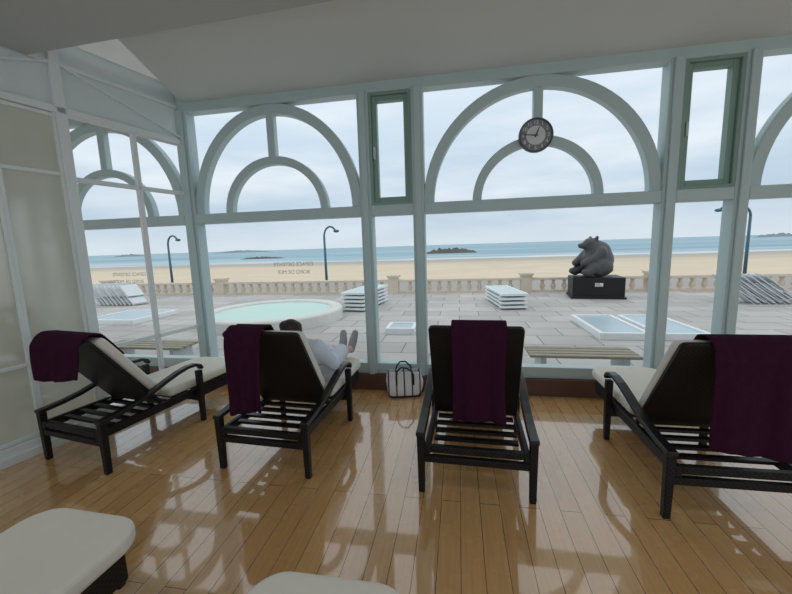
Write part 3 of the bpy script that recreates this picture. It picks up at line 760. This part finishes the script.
# stacks of sunbeds
def make_bed(label, group):
    t = thing('sunbed', label, 'sunbed', group=group)
    b = B()
    for s in (-1, 1): bx(b, s*.30-.025, s*.30+.025, -.95, .95, .045, .10)
    for y in (-.93, .93): bx(b, -.275, .275, y-.02, y+.02, .045, .10)
    for s in (-1, 1):
        for y in (-.7, .7): bx(b, s*.30-.02, s*.30+.02, y-.02, y+.02, 0, .045)
    obj('bed_frame', b, M['whitebed'], t)
    b = B()
    for k in range(12): y = -.85+k*.155; bx(b, -.275, .275, y-.07, y+.07, .06, .095)
    obj('bed_slats', b, M['bedsling'], t)
    return t
s1 = floor_pt(359, 311, GZ); s2 = floor_pt(507, 307, GZ)
g1 = 'white sunbeds stacked beside the pool'; g2 = 'white sunbeds stacked on the open terrace'
lb1 = 'white sunbed in the stack just right of the round pool'; lb2 = 'white sunbed in the low stack left of the bear statue'
base = make_bed(lb1, g1); base.location = (s1.x, s1.y+.8, GZ); base.rotation_euler.z = R(-8)
for k in range(1, 5): dup(base, (s1.x+random.uniform(-.01, .01), s1.y+.8, GZ+.101*k), R(-8+random.uniform(-.6, .6)), lb1, g1)
for k in range(4): dup(base, (s2.x+random.uniform(-.01, .01), s2.y+.5, GZ+.101*k), R(8+random.uniform(-.6, .6)), lb2, g2)

# rooflights
def rooflight(x0, x1, y0, y1, label):
    t = thing('rooflight', label, 'rooflight', ((x0+x1)/2, (y0+y1)/2, GZ), 0)
    a, c = (x1-x0)/2, (y1-y0)/2
    b = B()
    bx(b, -a, -a+.07, -c, c, 0, .12); bx(b, a-.07, a, -c, c, 0, .12); bx(b, -a+.07, a-.07, -c, -c+.07, 0, .12); bx(b, -a+.07, a-.07, c-.07, c, 0, .12)
    obj('rooflight_frame', b, M['whitebed'], t, bevel=.01)
    b = B(); bx(b, -a+.07, a-.07, -c+.07, c-.07, .07, .10); obj('rooflight_pane', b, M['roofglass'], t)
nl = floor_pt(600, 340, GZ); nr = floor_pt(705, 338, GZ); fl = floor_pt(577, 320, GZ)
xw = (nr.x-nl.x)/2
rooflight(nl.x, nl.x+xw-.05, nl.y, fl.y, 'white-framed rooflight in the terrace below the bear, left of a pair')
rooflight(nl.x+xw+.05, nr.x, nl.y, fl.y, 'white-framed rooflight in the terrace below the bear, right of a pair')
c = floor_pt(402, 331, GZ); rooflight(c.x-.28, c.x+.28, c.y-.3, c.y+.3, 'small white-framed rooflight in the terrace behind the narrow window')
c = floor_pt(132, 319, GZ); rooflight(c.x-.75, c.x+.75, c.y-.7, c.y+.7, 'white-framed rooflight left of the round pool, seen through the partition')

# heaps of folding chairs
def make_fold(label, group):
    t = thing('folding_chair', label, 'folding chair', group=group)
    b = B()
    for s in (-1, 1):
        tube(b, [(s*.27, 0, .02), (s*.27, .02, .5), (s*.27, .0, 1.0)], .016, 6); tube(b, [(s*.24, .07, .02), (s*.24, .05, .5), (s*.24, .06, .8)], .014, 6)
    tube(b, [(-.27, 0, 1.0), (.27, 0, 1.0)], .016, 6); tube(b, [(-.27, .01, .05), (.27, .01, .05)], .014, 6)
    obj('chair_frame', b, M['tube'], t)
    b = B(); bx(b, -.25, .25, -.008, .008, .42, .97); bx(b, -.23, .23, .045, .06, .12, .4); obj('chair_sling', b, M['greysling'], t)
    return t
def heap(c, n, label, group, first=None, lean=38):
    for k in range(n):
        o = make_fold(label, group) if first is None else dup(first, (0, 0, 0), 0, label, group)
        first = first or o
        o.location = (c.x+k*.16, c.y+.02*(k % 2), GZ+.03)
        o.rotation_euler = (R(-lean), 0, R(74))
    return first
fr_ = heap(floor_pt(754, 303, GZ), 7, 'grey folding chair in the leaning heap at the right of the terrace', 'grey chairs heaped at the right', None, 50)
heap(floor_pt(110, 305, GZ), 9, 'grey folding chair in the leaning heap seen through the partition', 'grey chairs heaped at the left', fr_, 50)

# benches against the outside of the glass
def bench(x0, x1, label):
    t = thing('bench', label, 'bench', ((x0+x1)/2, 4.36, GZ)); a = (x1-x0)/2
    b = B()
    for k in range(4): bx(b, -a, a, -.2+k*.105, -.115+k*.105, .35, .38)
    obj('bench_seat', b, M['bench'], t, bevel=.004)
    for s in (-1, 1):
        b = B(); bx(b, s*(a-.15)-.03, s*(a-.15)+.03, -.18, .18, 0, .35); obj('bench_support', b, M['tube'], t)
bench(wall_pt(527, 354, 4.36).x, wall_pt(635, 354, 4.36).x, 'low wooden bench outside the glass, below the bear statue')
bench(wall_pt(112, 342, 4.36).x, wall_pt(190, 342, 4.36).x, 'low wooden bench outside the glass, seen beyond the partition')

# bear statue on its plinth
pb = floor_pt(598, 299, GZ)
pl = thing('plinth', 'black block plinth under the bear statue', 'plinth', (pb.x, pb.y, GZ), R(-8))
b = B(); bx(b, -.66, .66, -.0, 1.0, 0, .60); bx(b, -.70, .70, -.04, 1.04, 0, .06); obj('plinth_block', b, M['plinth'], pl, bevel=.015)
b = B(); bx(b, -.09, .11, -.012, 0, .35, .45); pq = obj('plaque', b, M['plaque'], pl)
b = B()
for k in range(3): bx(b, -.07, .08-.03*k, -.016, -.012, .365+.03*k, .376+.03*k)
obj('inscription', b, M['plinth'], pq)
b = B()
ell(b, (.10, 0, .45), (.43, .41, .45)); ell(b, (.08, 0, .68), (.36, .36, .34)); ell(b, (-.02, 0, .82), (.28, .27, .24))
ell(b, (-.14, 0, .94), (.21, .20, .175)); cap(b, (-.25, 0, .905), .125, (-.42, 0, .885), .085); ell(b, (-.50, 0, .915), (.03, .045, .03))
for s in (-1, 1):
    ell(b, (-.05, s*.16, 1.10), (.05, .065, .075)); ell(b, (-.31, s*.085, .99), (.03, .025, .025))
    ell(b, (0, s*.30, .27), (.38, .18, .27)); chain(b, [((-.2, s*.32, .26), .17), ((-.38, s*.32, .135), .125), ((-.47, s*.33, .15), .10)])
    chain(b, [((-.0, s*.28, .70), .17), ((-.20, s*.30, .52), .14), ((-.38, s*.24, .42), .115), ((-.45, s*.22, .39), .10)])
ell(b, (.50, 0, .16), (.09, .09, .08))
bear = obj('bear_statue', b, M['bronze'], remesh=.025, relax=12)
bear.location = (pb.x+.03, pb.y+.5, GZ+.605); bear.rotation_euler.z = R(14)
tag(bear, 'dark bronze sculpture of a seated bear facing left on a black plinth', 'statue')
